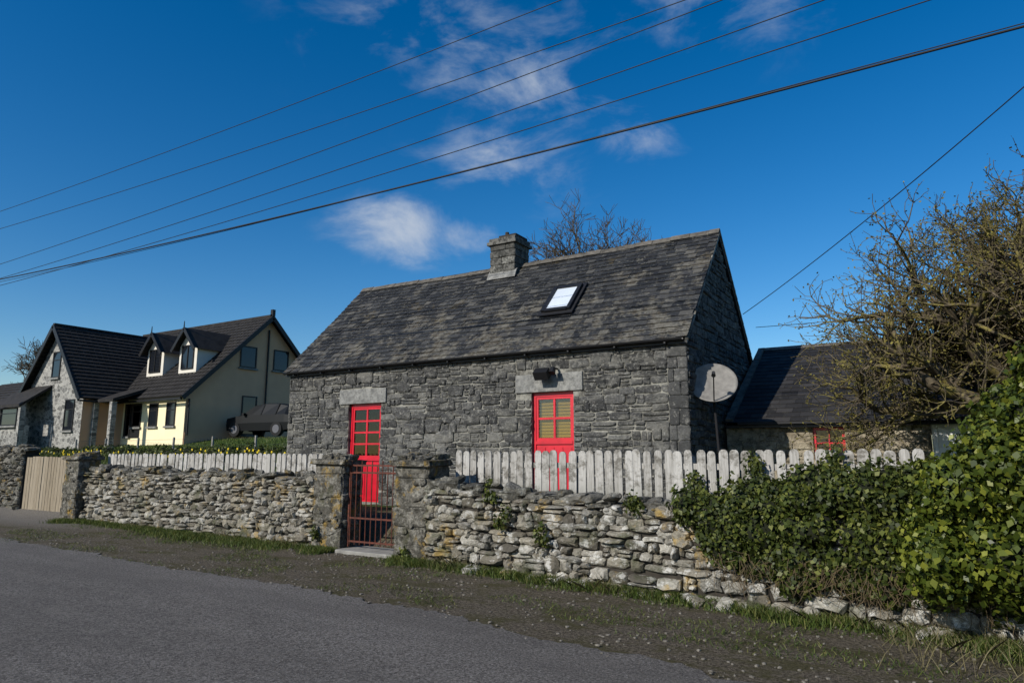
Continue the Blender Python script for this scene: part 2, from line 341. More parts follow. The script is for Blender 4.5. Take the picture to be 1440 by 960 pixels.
# ---------------------------------------------------------------- dry stone walls
def stone_wall(name,path,topf,basez=-.06,thick=.46,mats=(M_rub,M_core,M_cap),ch=(.07,.15),cope=True,cw=(.12,.38)):
    P=[Vector((a,b,0)) for a,b in path]; L=[0]
    for a,b in zip(P,P[1:]): L.append(L[-1]+(b-a).length)
    def at(s):
        s=max(0,min(L[-1]-1e-6,s))
        for i in range(len(P)-1):
            if s<=L[i+1]:
                d=(P[i+1]-P[i]).normalized(); return P[i]+d*(s-L[i]),d,Vector((d.y,-d.x,0))
    B=MB(); T=L[-1]
    n=int(T/.3)+1
    for i in range(n):
        s0,s1=T*i/n,T*(i+1)/n; p0,d0,n0=at(s0+1e-4);p1,d1,n1=at(s1-1e-4); h=topf(p0.x)-.07
        i0,i1=p0-n0*.07,p1-n1*.07; b0,b1=p0-n0*(thick-.05),p1-n1*(thick-.05)
        vs=[Vector((q.x,q.y,zz)) for zz in (basez,h) for q in (i0,i1,b1,b0)]
        B.add(vs,[(4,5,6,7),(0,1,5,4),(2,3,7,6),(1,2,6,5),(3,0,4,7)],1)
    for side in (0,1):
        z=basez; row=0
        while True:
            h=U(*ch)*(1.25 if z<.25 else 1)
            if z>max(topf(x) for x,_ in path): break
            s=U(-.15,0)
            while s<T:
                w=U(*cw)*(1.2 if z<.3 else 1)*(1 if side==0 else 1.5)*(1 if U(0,1)<.75 else .55); a,b=max(0,s),min(T,s+w)
                if b-a>.05:
                    p,d,nn=at((a+b)/2); wob=.085*noise.noise(Vector((p.x*.9,z*1.2,row*.13)))+.025*U(-1,1)
                    z0=z+wob;z1=z+h+wob; tp=topf(p.x)
                    if z1<tp+.02:
                        g=.004; q_=U(0,1)
                        if q_<.2 and h>.09:
                            zm=(z0+z1)/2+U(-.02,.02); parts=[(z0,zm),(zm,z1)]
                        elif q_<.36: parts=[(z0-.0,z1+h*.5)]
                        else: parts=[(z0,z1)]
                        for q0,q1 in parts:
                            if side==0: face_stone(B,p-nn*.09,d,nn,-(b-a)/2+g,(b-a)/2-g,q0+g,q1-g,U(.06,.135),.26,.52,.78,tilt=.6)
                            else: face_stone(B,p-nn*(thick-.09),-d,-nn,-(b-a)/2+g,(b-a)/2-g,q0+g,q1-g,U(.07,.12),.2,.5,.8,K=8)
                s+=w
            z+=h; row+=1
    if cope:
        s=0
        while s<T:
            w=U(.16,.5); p,d,nn=at(s+w/2); ang=math.atan2(d.y,d.x); hh=U(.04,.085)
            chunk(B,p-nn*(thick/2+U(-.05,.05))+Vector((0,0,topf(p.x)+U(-.04,.03))),(w/2*1.0,thick/2*U(.85,1.1),hh),(U(-.12,.12),U(-.16,.16),ang+U(-.2,.2)),.5,.16,2,ICO3,.12)
            s+=w*.96
        s=0
        while s<T:
            w=U(.1,.26); p,d,nn=at(s)
            if U(0,1)<.5: chunk(B,p-nn*U(.08,.35)+Vector((0,0,topf(p.x)+U(.05,.09))),(w/2,U(.06,.13),U(.03,.06)),(U(-.4,.4),U(-.4,.4),U(0,3)),.55,.15,2,ICO2)
            s+=w
    return B.obj(name,list(mats))
def topL(x): return 1.24+(x+17)/8*(-.07)+.05*noise.noise(Vector((x*1.2,0,3)))
def topR(x): return 1.12-.05*max(0,x+6)+.05*noise.noise(Vector((x*1.1,0,9)))
stone_wall('stone_wall',[(-17.65,8.93),(-14.5,8.78),(-12.1,8.64),(-9.25,8.52)],topL,ch=(.055,.13),cw=(.09,.32))
stone_wall('stone_wall',[(-6.6,8.26),(-4.0,7.92),(-2.5,7.72),(-1.4,7.57),(-.3,7.42),(1.0,7.15),(4.5,6.5)],topR,ch=(.05,.13),cw=(.09,.36))
stone_wall('stone_wall',[(-36,10.4),(-26,9.8),(-21.75,9.25)],lambda x:1.75+.04*math.sin(x*3),mats=(M_cap,M_core,M_cap))  # darker cope stone on the faces paints in this wall's shade
def pillar(name,x0,x1,y0,y1,zt):
    B=MB(); B.box(x0+.06,x1-.06,y0+.06,y1-.06,-.05,zt-.05,1)
    z=-.05; cx,cy=(x0+x1)/2,(y0+y1)/2
    while z<zt-.1:
        h=U(.24,.52); h=min(h,zt-.06-z)
        if zt-.06-z-h<.16: h=zt-.06-z
        chunk(B,(cx+U(-.012,.012),cy+U(-.012,.012),z+h/2),((x1-x0)/2*U(.95,1.01),(y1-y0)/2*U(.95,1.01),h/2*1.01),(U(-.015,.015),U(-.015,.015),U(-.03,.03)),.16,.025,0,ICO4,.055)
        z+=h
    for k in range(10):
        chunk(B,(U(x0+.06,x1-.06),y0+.03,U(.05,zt-.2)),(U(.05,.12),.05,U(.03,.06)),(0,U(-.3,.3),0),.5,.15,0,ICO2)
        chunk(B,(x1-.03,U(y0+.08,y1-.08),U(.05,zt-.2)),(.05,U(.05,.1),U(.03,.06)),(0,U(-.3,.3),0),.5,.15,0,ICO2)
    chunk(B,(cx,cy,zt-.03),((x1-x0)/2+.055,(y1-y0)/2+.055,.05),(U(-.03,.03),U(-.03,.03),0),.25,.05,0,ICO4,.06)
    for i in range(5):
        chunk(B,(x0+(x1-x0)*(i+.5)/5,cy+U(-.08,.08),zt+.04),((x1-x0)/8,U(.14,.22),U(.04,.09)),(U(-.2,.2),U(-.4,.4),U(-.4,.4)),.5,.2,0,ICO3,.12)
    return B.obj(name,[M_pst,M_core])
pillar('gate_pillar',-18.35,-17.65,8.75,9.3,1.55)
pillar('gate_pillar',-9.24,-8.53,8.46,8.98,1.5)
pillar('gate_pillar',-7.25,-6.55,8.28,8.84,1.5)
B=MB(); gx0,gx1,gy=-8.5,-7.28,8.62
for zz in (.17,.55,1.3,1.42): B.box(gx0,gx1,gy-.008,gy+.008,zz-.014,zz+.014)
for i in range(11):
    x=gx0+.03+(gx1-gx0-.06)*i/10; B.tube((x,gy,.12),(x,gy,1.42 if i%2 else 1.5),.009,.009,6)
for x in (gx0,gx1): B.box(x-.016,x+.016,gy-.016,gy+.016,.08,1.5)
B.obj('iron_gate',[M_rust])
B=MB(); B.box(-8.53,-7.26,8.35,8.95,-.02,.06); B.obj('gate_step',[M_conc],bevel=.015)
# ---------------------------------------------------------------- picket fence
def picket_fence(name,x0,x1,y,z0,zt,sp=.15,w=.125,mat=M_wood,round_=True,post=1.8):
    B=MB(); x=x0
    while x<x1:
        j=U(-.012,.012); t=zt+.022*noise.noise(Vector((x*.7,1,0)))+U(-.014,.014); ww=w*U(.86,1.04)/2; c=x+j; ln=U(-.02,.02)
        pts=[(c-ww,z0)]+([(c-ww+ln,t-.05),(c-ww*.8+ln,t-.018),(c-ww*.4+ln,t),(c+ww*.4+ln,t),(c+ww*.8+ln,t-.018),(c+ww+ln,t-.05)] if round_ else [(c-ww+ln,t),(c+ww+ln,t)])+[(c+ww,z0)]
        yy=y+U(-.006,.006); B.prism([(a,yy,b) for a,b in pts],(0,.02,0)); x+=sp
    for zz in (zt-.22,z0+.25): B.box(x0-.05,x1+.05,y+.028,y+.068,zz-.04,zz+.04)
    x=x0+.3
    while x<x1: B.box(x-.045,x+.045,y+.07,y+.16,z0-.3,zt-.08); x+=post
    return B.obj(name,[mat])
picket_fence('picket_fence',-17.6,-9.65,9.42,.58,1.62)
picket_fence('picket_fence',-6.72,-.05,9.3,.55,1.66)
g=picket_fence('wooden_gate',-21.6,-18.55,9.35,.12,1.54,.155,.145,M_wood2,False)
# ---------------------------------------------------------------- stone cottage
HX0,HX1,HY,RY,HB,EZ,RZ=-13.62,-3.5,11.58,14.14,16.7,3.66,6.33
cot=empty('stone_cottage')
DL=(-11.55,-10.55,.55,2.76); DR=(-6.62,-5.7,.55,2.80)
ops=[DL,DR]
B=MB()
xsx=[HX0,DL[0],DL[1],DR[0],DR[1],HX1]
for i in range(5):
    if i in (1,3):
        o=ops[i//2]; B.box(xsx[i],xsx[i+1],HY,HY+.5,.2,.55); B.box(xsx[i],xsx[i+1],HY,HY+.5,o[3],3.62)
    else: B.box(xsx[i],xsx[i+1],HY,HY+.5,.2,3.62)
for xg in (HX1-.5,HX0):
    B.prism([(xg,HY+.5,.2),(xg,HB,.2),(xg,HB,3.62),(xg,RY,6.24),(xg,HY+.5,4.06)],(.5,0,0))
B.box(HX0+.5,HX1-.5,HB-.4,HB,.2,3.62)
B.obj('walls',[M_mort],cot)
def coursed(B,O,u,n,x0,x1,z0,topfn,lo,hi,wlo,whi,openings,dep,seed=0,sq=.22,jit=.06,inset=.93,lim=None,split=.2,gap=(.003,.009),big=0.0):
    z=z0
    while z<(lim or 3.6):
        h=U(lo,hi); 
        if z+h>(lim or 3.6): h=(lim or 3.6)-z
        if h<.05: break
        segs=[(x0,x1)]
        if topfn: segs=[topfn(z+h)]
        if segs[0][1]-segs[0][0]<.1: break
        for (a,b,c,d) in openings:
            if c<z+h-.01 and d>z+.01:
                ns=[]
                for s0,s1 in segs:
                    if b<=s0 or a>=s1: ns.append((s0,s1))
                    else:
                        if a>s0: ns.append((s0,a))
                        if b<s1: ns.append((b,s1))
                segs=ns
        for s0,s1 in segs:
            s=s0
            while s<s1-.02:
                w=U(wlo,whi)
                if U(0,1)<.25: w*=.45
                e=s+w
                if s1-e<.12: e=s1
                wob=.045*noise.noise(Vector((s*1.1,z*1.5,seed)))+U(-.01,.01)
                g=U(*gap); K=12; qq=U(0,1)
                clear=all(not(a-.02<e and b+.02>s and c<z+h+.14 and d>z-.05) for (a,b,c,d) in openings)
                if qq<split and h>.11: 
                    m=U(.4,.6)*h; face_stone(B,O,u,n,s+g,e-g,z+g+wob,z+m-g+wob,dep*U(.6,1.2),jit,sq,inset,8);face_stone(B,O,u,n,s+g,e-g,z+m+g+wob,z+h-g+wob,dep*U(.6,1.2),jit,sq,inset,8)
                elif qq>1-big and clear and e-s>.14 and z+h<(lim or 3.6)-.15: face_stone(B,O,u,n,s+g,e-g,z+g+wob,z+h+U(.05,.1)+wob,dep*1.75,jit,sq,inset,14)
                else: face_stone(B,O,u,n,s+g,e-g,z+g+wob,z+h-g+wob,dep*U(.4,1.4),jit,sq,inset,K)
                s=e
        z+=h
B=MB()
lint=[(-11.85,-10.38,2.76,3.10),(-6.98,-5.48,2.80,3.16)]
QW=.34
coursed(B,(0,HY-.002,0),(1,0,0),(0,-1,0),HX0+.01,HX1-QW,.35,None,.07,.19,.12,.52,ops+lint,.026,0,.36,.22,.84,split=.24,gap=(.002,.013),big=.16)
def gtop(z):
    if z<3.55: return (HY,HB)
    k=(z-3.6)*(RY-HY)/(6.2-3.6); return (HY+k,HB-k)
coursed(B,(HX1+.002,0,0),(0,1,0),(1,0,0),HY,HB,.35,gtop,.08,.19,.14,.5,[],.035,5,.28,.12,.88,lim=6.15)
B.obj('stonework',[M_lime],cot)
B=MB()
z=.35
while z<3.5:
    h=min(U(.15,.3),3.6-z)
    cut=U(.3,.7)*QW if U(0,1)<.5 else None
    for a,b in ([(0,cut),(cut,QW)] if cut else [(0,QW)]): face_stone(B,(0,HY-.002,0),(1,0,0),(0,-1,0),HX1-QW+a+.004,HX1-QW+b+(.028 if b==QW else -.004),z+.004,z+h-.004,.034,.1,.26,.9)
    z+=h
B.obj('quoins',[M_quoin],cot)
B=MB()
for a,b,c,d in lint: B.box(a+.01,b-.01,HY-.04,HY+.12,c+.003,d)
lo=B.obj('lintels',[M_lintel],cot,bevel=.014)
def slates(B,x0,x1,y0,z0,y1,z1,ex,w,tile_t=.011,mi=0,sag=.0,jit=1.0,skip=None):
    S=Vector((0,y1-y0,z1-z0)); L=S.length; S.normalize(); N=Vector((0,-S.z,S.y)); n=int(L/ex)
    if N.z<0: N=-N
    ex=L/n
    for r in range(n):
        x=x0-(w/2 if r%2 else 0); 
        while x<x1-.01:
            ww=w*U(.75,1.2) if jit>.5 else w; a,b=max(x0,x)+.002,min(x1,x+ww)-.002
            v0=r*ex-.03+U(-.012,.012)*jit; v1=(r+1)*ex+.02
            if b-a>.03:
                lift=tile_t*2+U(0,.009)*jit; sg=-sag*math.sin(math.pi*(min(1,max(0,((a+b)/2-x0)/(x1-x0))))) + (.022*noise.noise(Vector((a*.6,r*.15,0))) if jit>.5 else 0)
                tw=U(-.005,.005)*jit
                def P(x_,v,h): return Vector((x_,y0,z0))+S*v+N*(h+sg)
                p=[P(a,v0,lift+tw),P(b,v0,lift-tw),P(b,v1,.004),P(a,v1,.004)]; 
                if jit>.5 and U(0,1)<.15:
                    cc=U(.01,.035); p[0]+=S*cc
                q=[v-N*tile_t for v in p]
                B.add(p+q,[(0,1,2,3),(0,4,5,1),(3,7,4,0),(1,5,6,2)],mi)
            x+=ww
B=MB()
EX0,EX1=-13.72,-3.42
YE,ZE=11.46,3.64
slates(B,EX0,EX1,YE,ZE,RY,RZ,.16,.235,.011,0,.05)
slates(B,EX0,EX1,16.82,3.64,RY,RZ,.22,.3,.012,0,.05)
B.obj('slates',[M_slate],cot)
B=MB()
B.prism([(EX0+.02,YE+.03,ZE-.07),(EX0+.02,RY,RZ-.07),(EX0+.02,16.8,ZE-.07),(EX0+.02,16.8,ZE-.14),(EX0+.02,RY,RZ-.16),(EX0+.02,YE+.03,ZE-.12)],(EX1-EX0-.04,0,0))
B.obj('roof_deck',[M_black],cot)
B=MB(); x=EX0
while x<EX1-.05:
    b=min(x+.42,EX1); sg=-.05*math.sin(math.pi*(x-EX0)/(EX1-EX0)); t=U(-.008,.008)
    B.prism([(x+.004,RY-.13,RZ-.08+sg+t),(x+.004,RY-.02,RZ+.045+sg+t),(x+.004,RY+.02,RZ+.045+sg+t),(x+.004,RY+.13,RZ-.08+sg+t)],(b-x-.008,0,0)); x+=.42
B.obj('ridge_tiles',[M_ridge],cot)
B=MB()
for xg in (EX1-.06,EX0+.0):
    for (ya,za,yb,zb) in ((YE+.02,ZE-.055,RY-.02,RZ-.05),(16.8,ZE-.055,RY+.02,RZ-.05)):
        n=9
        for i in range(n):
            a=Vector((xg+.035,ya+(yb-ya)*i/n,za+(zb-za)*i/n)); b=Vector((xg+.035,ya+(yb-ya)*(i+1)/n,za+(zb-za)*(i+1)/n)); c=(a+b)/2; d=(b-a)/2; up=Vector((0,-d.z,d.y)).normalized()*(.022+U(-.004,.004)); B.obox(c,(.03,0,0),d*.995,up)
B.obj('verge_mortar',[M_mort],cot)
B=MB()
for i in range(6):
    t0,t1=math.pi+math.pi*i/6,math.pi+math.pi*(i+1)/6; r=.045
    B.add([(EX0+.05,YE-.05+r*math.cos(t0),ZE-.03+r*math.sin(t0)),(EX1-.08,YE-.05+r*math.cos(t0),ZE-.03+r*math.sin(t0)),(EX1-.08,YE-.05+r*math.cos(t1),ZE-.03+r*math.sin(t1)),(EX0+.05,YE-.05+r*math.cos(t1),ZE-.03+r*math.sin(t1))],[(0,1,2,3)])
x=EX0+.4
while x<EX1: B.box(x-.015,x+.015,YE-.06,HY+.0,ZE-.11,ZE-.085); x+=.95
B.obj('gutter',[M_black],cot)
# chimney
B=MB(); cx0,cx1,cy0,cy1=-9.06,-8.34,13.78,14.5
B.box(cx0+.03,cx1-.03,cy0+.03,cy1-.03,5.6,6.95,1)
for (O,u,n,w) in [((cx0,cy0+.03,0),(1,0,0),(0,-1,0),cx1-cx0),((cx1-.03,cy0,0),(0,1,0),(1,0,0),cy1-cy0),((cx0+.03,cy1,0),(0,-1,0),(-1,0,0),cy1-cy0),((cx1,cy1-.03,0),(-1,0,0),(0,1,0),cx1-cx0)]:
    z=5.7; r=0
    while z<6.82:
        c=w*U(.35,.65)
        for a,b in ((0,c),(c,w)): face_stone(B,O,u,n,a+.003,b-.003,z+.003,z+.187,.036,.09,.22,.9)
        z+=.19; r+=1
B.box(cx0-.06,cx1+.06,cy0-.06,cy1+.06,6.8,6.88,0); B.box(cx0-.02,cx1+.02,cy0-.02,cy1+.02,6.882,6.97,0); B.box(cx0+.2,cx1-.02,cy0+.1,cy1-.05,6.972,7.06,1)
B.tube((-8.75,14.1,7.06),(-8.75,14.1,7.2),.06,.05,8,1)
B.prism([(cx0-.05,cy0-.08,5.90),(cx1+.05,cy0-.08,5.90),(cx1+.05,cy0+.0,6.08),(cx0-.05,cy0+.0,6.08)],(0,.06,.06),2)
B.obj('chimney',[M_chim,M_core,M_lintel],cot)
S=Vector((0,RY-YE,RZ-ZE)).normalized(); N=Vector((0,-S.z,S.y)); 
def rp(x,v,h): return Vector((x,YE,ZE))+S*v+N*h
B=MB(); v0,v1=1.26,2.2; xa,xb=-6.78,-6.12
B.obox(rp((xa+xb)/2,(v0+v1)/2,.03),((xb-xa)/2+.08,0,0),S*((v1-v0)/2+.1),N*.015,1)
for (cx,cv,hx,hv) in ((xa+.03,(v0+v1)/2,.04,(v1-v0)/2),(xb-.03,(v0+v1)/2,.04,(v1-v0)/2)): B.obox(rp(cx,cv,.07),(hx,0,0),S*hv,N*.035,0)
for cv in (v0+.03,v1-.03): B.obox(rp((xa+xb)/2,cv,.068),((xb-xa)/2-.07,0,0),S*.045,N*.032,0)
B.obox(rp((xa+xb)/2,(v0+v1)/2,.06),((xb-xa)/2-.065,0,0),S*((v1-v0)/2-.07),N*.01,2)
B.obj('roof_window',[M_black,M_cable,M_skyl],cot)
def halfdoor(name,x0,x1,z0,z1,rows,zsill):
    B=MB(); y=HY+.07; fw=.06
    B.box(x0+.003,x0+fw,y,y+.09,z0,z1-.003); B.box(x1-fw,x1-.003,y,y+.09,z0,z1-.003); B.box(x0+fw,x1-fw,y,y+.09,z1-fw-.02,z1-.003)
    B.box(x0+fw+.004,x1-fw-.004,y+.02,y+.07,z0,zsill-.04)
    B.box(x0+fw,x1-fw,y-.012,y+.08,zsill-.04,zsill+.02)
    for k in range(4):
        xx=x0+fw+.02+(x1-x0-2*fw-.04)*k/4; B.box(xx+.01,xx+(x1-x0-2*fw-.04)/4-.01,y+.008,y+.021,z0+.1,zsill-.1)
    zt=z1-fw-.02; a,b=x0+fw,x1-fw
    for (p,q) in ((a,a+.05),(b-.05,b)): B.box(p,q,y+.015,y+.06,zsill+.02,zt)
    B.box(a+.05,b-.05,y+.015,y+.06,zt-.05,zt); B.box(a+.05,b-.05,y+.015,y+.06,zsill+.02,zsill+.08)
    m=(a+b)/2; B.box(m-.022,m+.022,y+.02,y+.05,zsill+.08,zt-.05)
    for r in range(1,rows):
        zz=zsill+.08+(zt-.05-zsill-.08)*r/rows; B.box(a+.05,b-.05,y+.018,y+.052,zz-.02,zz+.02)
    B.box(a+.051,b-.051,y+.035,y+.039,zsill+.081,zt-.051,1)
    B.box(a,b,y+.10,y+.11,zsill-.2,zt-.02,2)
    B.box(x0,x1,y+.111,y+.3,z0,z1,3)
    B.obj(name,[M_red,M_glass,M_blind,M_black],cot)
halfdoor('half_door_left',DL[0],DL[1],.5,DL[3],4,1.5)
halfdoor('half_door_right',DR[0],DR[1],.5,DR[3],2,1.84)
B=MB(); B.box(-6.3,-6.2,HY-.16,HY-.034,3.1,3.16); B.obox((-6.25,HY-.24,3.13),(.15,0,0),(0,.06,.05),(0,-.045,.07)); B.tube((-6.02,HY-.2,3.24),(-6.02,HY-.26,3.13),.05,.07,10); B.box(-6.04,-6.0,HY-.2,HY-.03,3.22,3.25); B.obj('floodlight',[M_black],cot)
# ---------------------------------------------------------------- satellite dish
dish=empty('satellite_dish')
c=Vector((-3.18,12.05,2.86)); ax=Vector((.30,-1,.42)).normalized()
a=Vector((0,0,1)).cross(ax).normalized(); b=ax.cross(a)
B=MB(); rr=10; nn=36; vs=[c-ax*.06]
for i in range(1,rr+1):
    for k in range(nn): t=2*math.pi*k/nn; vs.append(c+a*.42*(i/rr)*math.cos(t)+b*.38*(i/rr)*math.sin(t)+ax*(.075*(i/rr)**2-.06))
fs=[(0,1+k,1+(k+1)%nn) for k in range(nn)]
for i in range(rr-1): fs+=[(1+i*nn+k,1+(i+1)*nn+k,1+(i+1)*nn+(k+1)%nn,1+i*nn+(k+1)%nn) for k in range(nn)]
B.add(vs,fs); dd=B.obj('reflector',[M_dish],dish,smooth=True); sd=dd.modifiers.new('s','SOLIDIFY'); sd.thickness=.008; sd.offset=-1
B=MB(); lnb=c+ax*.5-b*.1; B.tube(c-b*.37,lnb,.012,.012,6); B.tube(lnb-ax*.02,lnb+ax*.06,.03,.03,8); B.tube(lnb-ax*.05,lnb-ax*.02,.04,.035,8)
B.tube(c-ax*.075,c-ax*.22,.05,.05,8); B.tube((c-ax*.2)+Vector((0,0,.1)),(-3.13,12.25,.4),.024,.024,8)
B.obj('mount',[M_cable],dish)
# ---------------------------------------------------------------- outbuilding
ob=empty('stone_outbuilding')
OX0,OX1,OY,OE,OR=-3.44,3.4,13.8,2.22,4.12
B=MB(); wx0,wx1=-1.84,-1.3; dx0,dx1=.05,.95
B.box(OX0+.02,wx0,OY,OY+.45,.2,OE); B.box(wx0,wx1,OY,OY+.45,.2,1.5); B.box(wx0,wx1,OY,OY+.45,2.1,OE); B.box(wx1,dx0,OY,OY+.45,.2,OE); B.box(dx0,dx1,OY,OY+.45,2.14,OE); B.box(dx1,OX1,OY,OY+.45,.2,OE)
B.prism([(OX1-.4,OY+.45,.2),(OX1-.4,20.5,.2),(OX1-.4,20.5,2.1),(OX1-.4,17.2,OR-.12),(OX1-.4,OY+.45,2.4)],(.4,0,0))
B.obj('walls',[M_rc],ob)
B=MB()
coursed(B,(0,OY-.002,0),(1,0,0),(0,-1,0),OX0+.03,OX1,.5,None,.09,.18,.15,.4,[(wx0-.02,wx1+.02,1.45,2.12),(dx0-.02,dx1+.02,.2,2.16)],.03,3,.45,.25,.8,lim=2.2)
B.obj('stonework',[M_rc],ob)
B=MB(); slates(B,OX0+.05,OX1+.1,13.6,OE,17.2,OR,.2,.3,.008,0,0,.4); B.obj('slates',[M_slate2],ob)
B=MB(); B.prism([(OX0+.06,13.63,OE-.06),(OX0+.06,17.2,OR-.06),(OX0+.06,20.6,2.2),(OX0+.06,20.6,2.1),(OX0+.06,17.2,OR-.16),(OX0+.06,13.63,OE-.11)],(OX1-OX0,0,0)); B.obj('roof_deck',[M_black],ob)
B=MB()
x=OX0+.05
while x<OX1: B.prism([(x,17.07,OR-.03),(x,17.2,OR+.06),(x,17.33,OR-.03)],(.44,0,0)); x+=.445
for i in range(10):
    a=Vector((OX0+.13,13.6+3.6*i/10,OE+.03+1.9*i/10)); b=Vector((OX0+.13,13.6+3.6*(i+1)/10,OE+.03+1.9*(i+1)/10)); d=(b-a)/2; B.obox((a+b)/2+Vector((0,0,U(0,.01))),(.07,0,0),d*.99,Vector((0,-d.z,d.y)).normalized()*.03)
B.obj('ridge_and_verge',[M_ridge],ob)
B=MB(); B.box(OX0+.3,OX1,13.54,13.6,OE-.05,OE-.01); B.obj('gutter',[M_cable],ob)
B=MB(); y=OY+.05; a0,a1,z0,z1=wx0+.003,wx1-.003,1.5,2.097
for bx in ((a0,a0+.045,z0,z1),(a1-.045,a1,z0,z1),(a0+.045,a1-.045,z1-.05,z1),(a0+.045,a1-.045,z0,z0+.06),((a0+a1)/2-.012,(a0+a1)/2+.012,z0+.06,z1-.05)): B.box(bx[0],bx[1],y,y+.05,bx[2],bx[3])
B.box(a0+.045,a1-.045,y+.004,y+.045,1.8,1.825); B.box(a0+.04,a1-.04,y+.052,y+.06,z0,z1,1)
B.obj('window',[M_red,M_dglass],ob)
B=MB(); B.box(dx0+.003,dx0+.09,OY+.03,OY+.1,.5,2.137); B.box(dx1-.09,dx1-.003,OY+.03,OY+.1,.5,2.137); B.box(dx0+.09,dx1-.09,OY+.03,OY+.1,2.05,2.137); B.box(dx0+.09,dx1-.09,OY+.05,OY+.08,.5,2.05); B.obj('door',[M_white],ob,bevel=.004)
# ---------------------------------------------------------------- detached house
dh=empty('detached_house')
def gable_block(B,x0,x1,y0,y1,z0,ez,ry,rz,mi_front=0,mi_side=1):
    B.poly([(x0,y0,z0),(x1,y0,z0),(x1,y0,ez),(x0,y0,ez)],mi_front)
    B.poly([(x1,y0,z0),(x1,y1,z0),(x1,y1,ez),(x1,ry,rz),(x1,y0,ez)],mi_side)
    B.poly([(x0,y0,z0),(x0,y0,ez),(x0,ry,rz),(x0,y1,ez),(x0,y1,z0)],mi_side); B.poly([(x1,y1,z0),(x0,y1,z0),(x0,y1,ez),(x1,y1,ez)],mi_side)
B=MB(); gable_block(B,-46,-33,21.3,31.1,1.6,4.95,26.2,9.6)
B.add([(-45.3,19.1,1.6),(-38.8,19.1,1.6),(-38.8,19.1,4.95),(-42.05,19.1,8.75),(-45.3,19.1,4.95)],[(0,1,2,3,4)],2)
B.poly([(-38.8,19.1,1.6),(-38.8,21.3,1.6),(-38.8,21.3,4.95),(-38.8,19.1,4.95)],1); B.poly([(-45.3,19.1,1.6),(-45.3,19.1,4.95),(-45.3,27,4.95),(-45.3,27,1.6)],1)
B.box(-33.0,-32.97,21.34,31.1,1.6,2.75,1)
B.obj('walls',[M_cream,M_beige_shade,M_clad],dh)
B=MB()
def tiled(B,p00,p10,p11,p01,rows,cols,mi=0):
    p00,p10,p11,p01=map(Vector,(p00,p10,p11,p01)); n=(p10-p00).cross(p01-p00).normalized()
    if n.z<0: n=-n
    for r in range(rows):
        t0,t1=r/rows,(r+1)/rows+.01; a=p00.lerp(p01,t0);b=p10.lerp(p11,t0);c=p10.lerp(p11,t1);d=p00.lerp(p01,t1)
        B.add([a+n*.11,b+n*.11,c+n*.05,d+n*.05,a,b,c,d],[(0,1,2,3),(0,4,5,1),(1,5,6,2),(0,3,7,4)],mi)
tiled(B,(-46.2,20.9,4.57),(-32.6,20.9,4.57),(-32.6,26.2,9.65),(-46.2,26.2,9.65),22,1)
tiled(B,(-32.6,31.5,4.57),(-46.2,31.5,4.57),(-46.2,26.2,9.65),(-32.6,26.2,9.65),12,1)
tiled(B,(-38.45,18.7,4.55),(-38.45,26,4.55),(-42.05,26,8.85),(-42.05,18.7,8.85),20,1)
tiled(B,(-45.65,26,4.55),(-45.65,18.7,4.55),(-42.05,18.7,8.85),(-42.05,26,8.85),20,1)
for xx in np.arange(-32.7,-46,-.33): B.obox((xx-.1,23.55,7.11+.10),(.045,0,0),(0,2.62,2.51),(0,-.012,.018))
for yy in np.arange(18.8,26,.33): B.obox((-40.25,yy,6.70+.10),(0,.045,0),(-1.78,0,2.13),(.018,0,.015))
B.box(-46,-32.6,26.1,26.3,9.68,9.8); B.box(-42.15,-41.95,18.7,26,8.9,9.0)
B.prism([(-45.9,17.6,4.35),(-45.9,19.1,5.5),(-45.9,19.1,5.35),(-45.9,17.6,4.2)],(3.6,0,0))
B.prism([(-38.7,19.6,4.55),(-38.7,21.6,5.3),(-38.7,21.6,5.1),(-38.7,19.6,4.4)],(1.9,0,0))
B.obj('roof_tiles',[M_tile],dh)
B=MB()
for (ya,za,yb,zb) in ((20.85,4.5,26.2,9.6),(31.5,4.5,26.2,9.6)):
    a,b=Vector((-32.58,ya,za)),Vector((-32.58,yb,zb)); d=(b-a)/2; B.obox((a+b)/2,(.03,0,0),d,Vector((0,-d.z,d.y)).normalized()*.12)
for (xa,xb) in ((-38.4,-42.05),(-45.7,-42.05)):
    a,b=Vector((xa,18.68,4.5)),Vector((xb,18.68,8.82)); d=(b-a)/2; B.obox((a+b)/2,(0,.03,0),d,Vector((-d.z,0,d.x)).normalized()*.12)
B.box(-38.6,-32.7,20.78,20.9,4.42,4.53); B.box(-38.45,-38.3,18.7,20.8,4.4,4.5); B.tube((-32.93,21.45,2.6),(-32.93,21.45,4.5),.05,.05,8); B.tube((-32.93,26.25,2.6),(-32.93,26.25,8.9),.05,.05,8)
B.box(-32.75,-32.55,26.1,26.3,9.7,10.1)
B.obj('fascia_and_pipes',[M_black],dh)
B=MB()
def win(B,x0,x1,y,z0,z1,fr=0,gl=1,sill=True,mull=True):
    f=.07
    B.box(x0,x0+f,y-.05,y+.0,z0,z1,fr);B.box(x1-f,x1,y-.05,y,z0,z1,fr);B.box(x0+f,x1-f,y-.05,y,z1-f,z1,fr);B.box(x0+f,x1-f,y-.05,y,z0,z0+f,fr)
    B.box(x0+f,x1-f,y-.02,y-.005,z0+f,z1-f,gl)
    if mull: B.box(x0+f,x1-f,y-.045,y-.001,z0+(z1-z0)*.66,z0+(z1-z0)*.66+.05,fr)
    if sill: B.box(x0-.08,x1+.08,y-.12,y-.0,z0-.1,z0-.004,2)
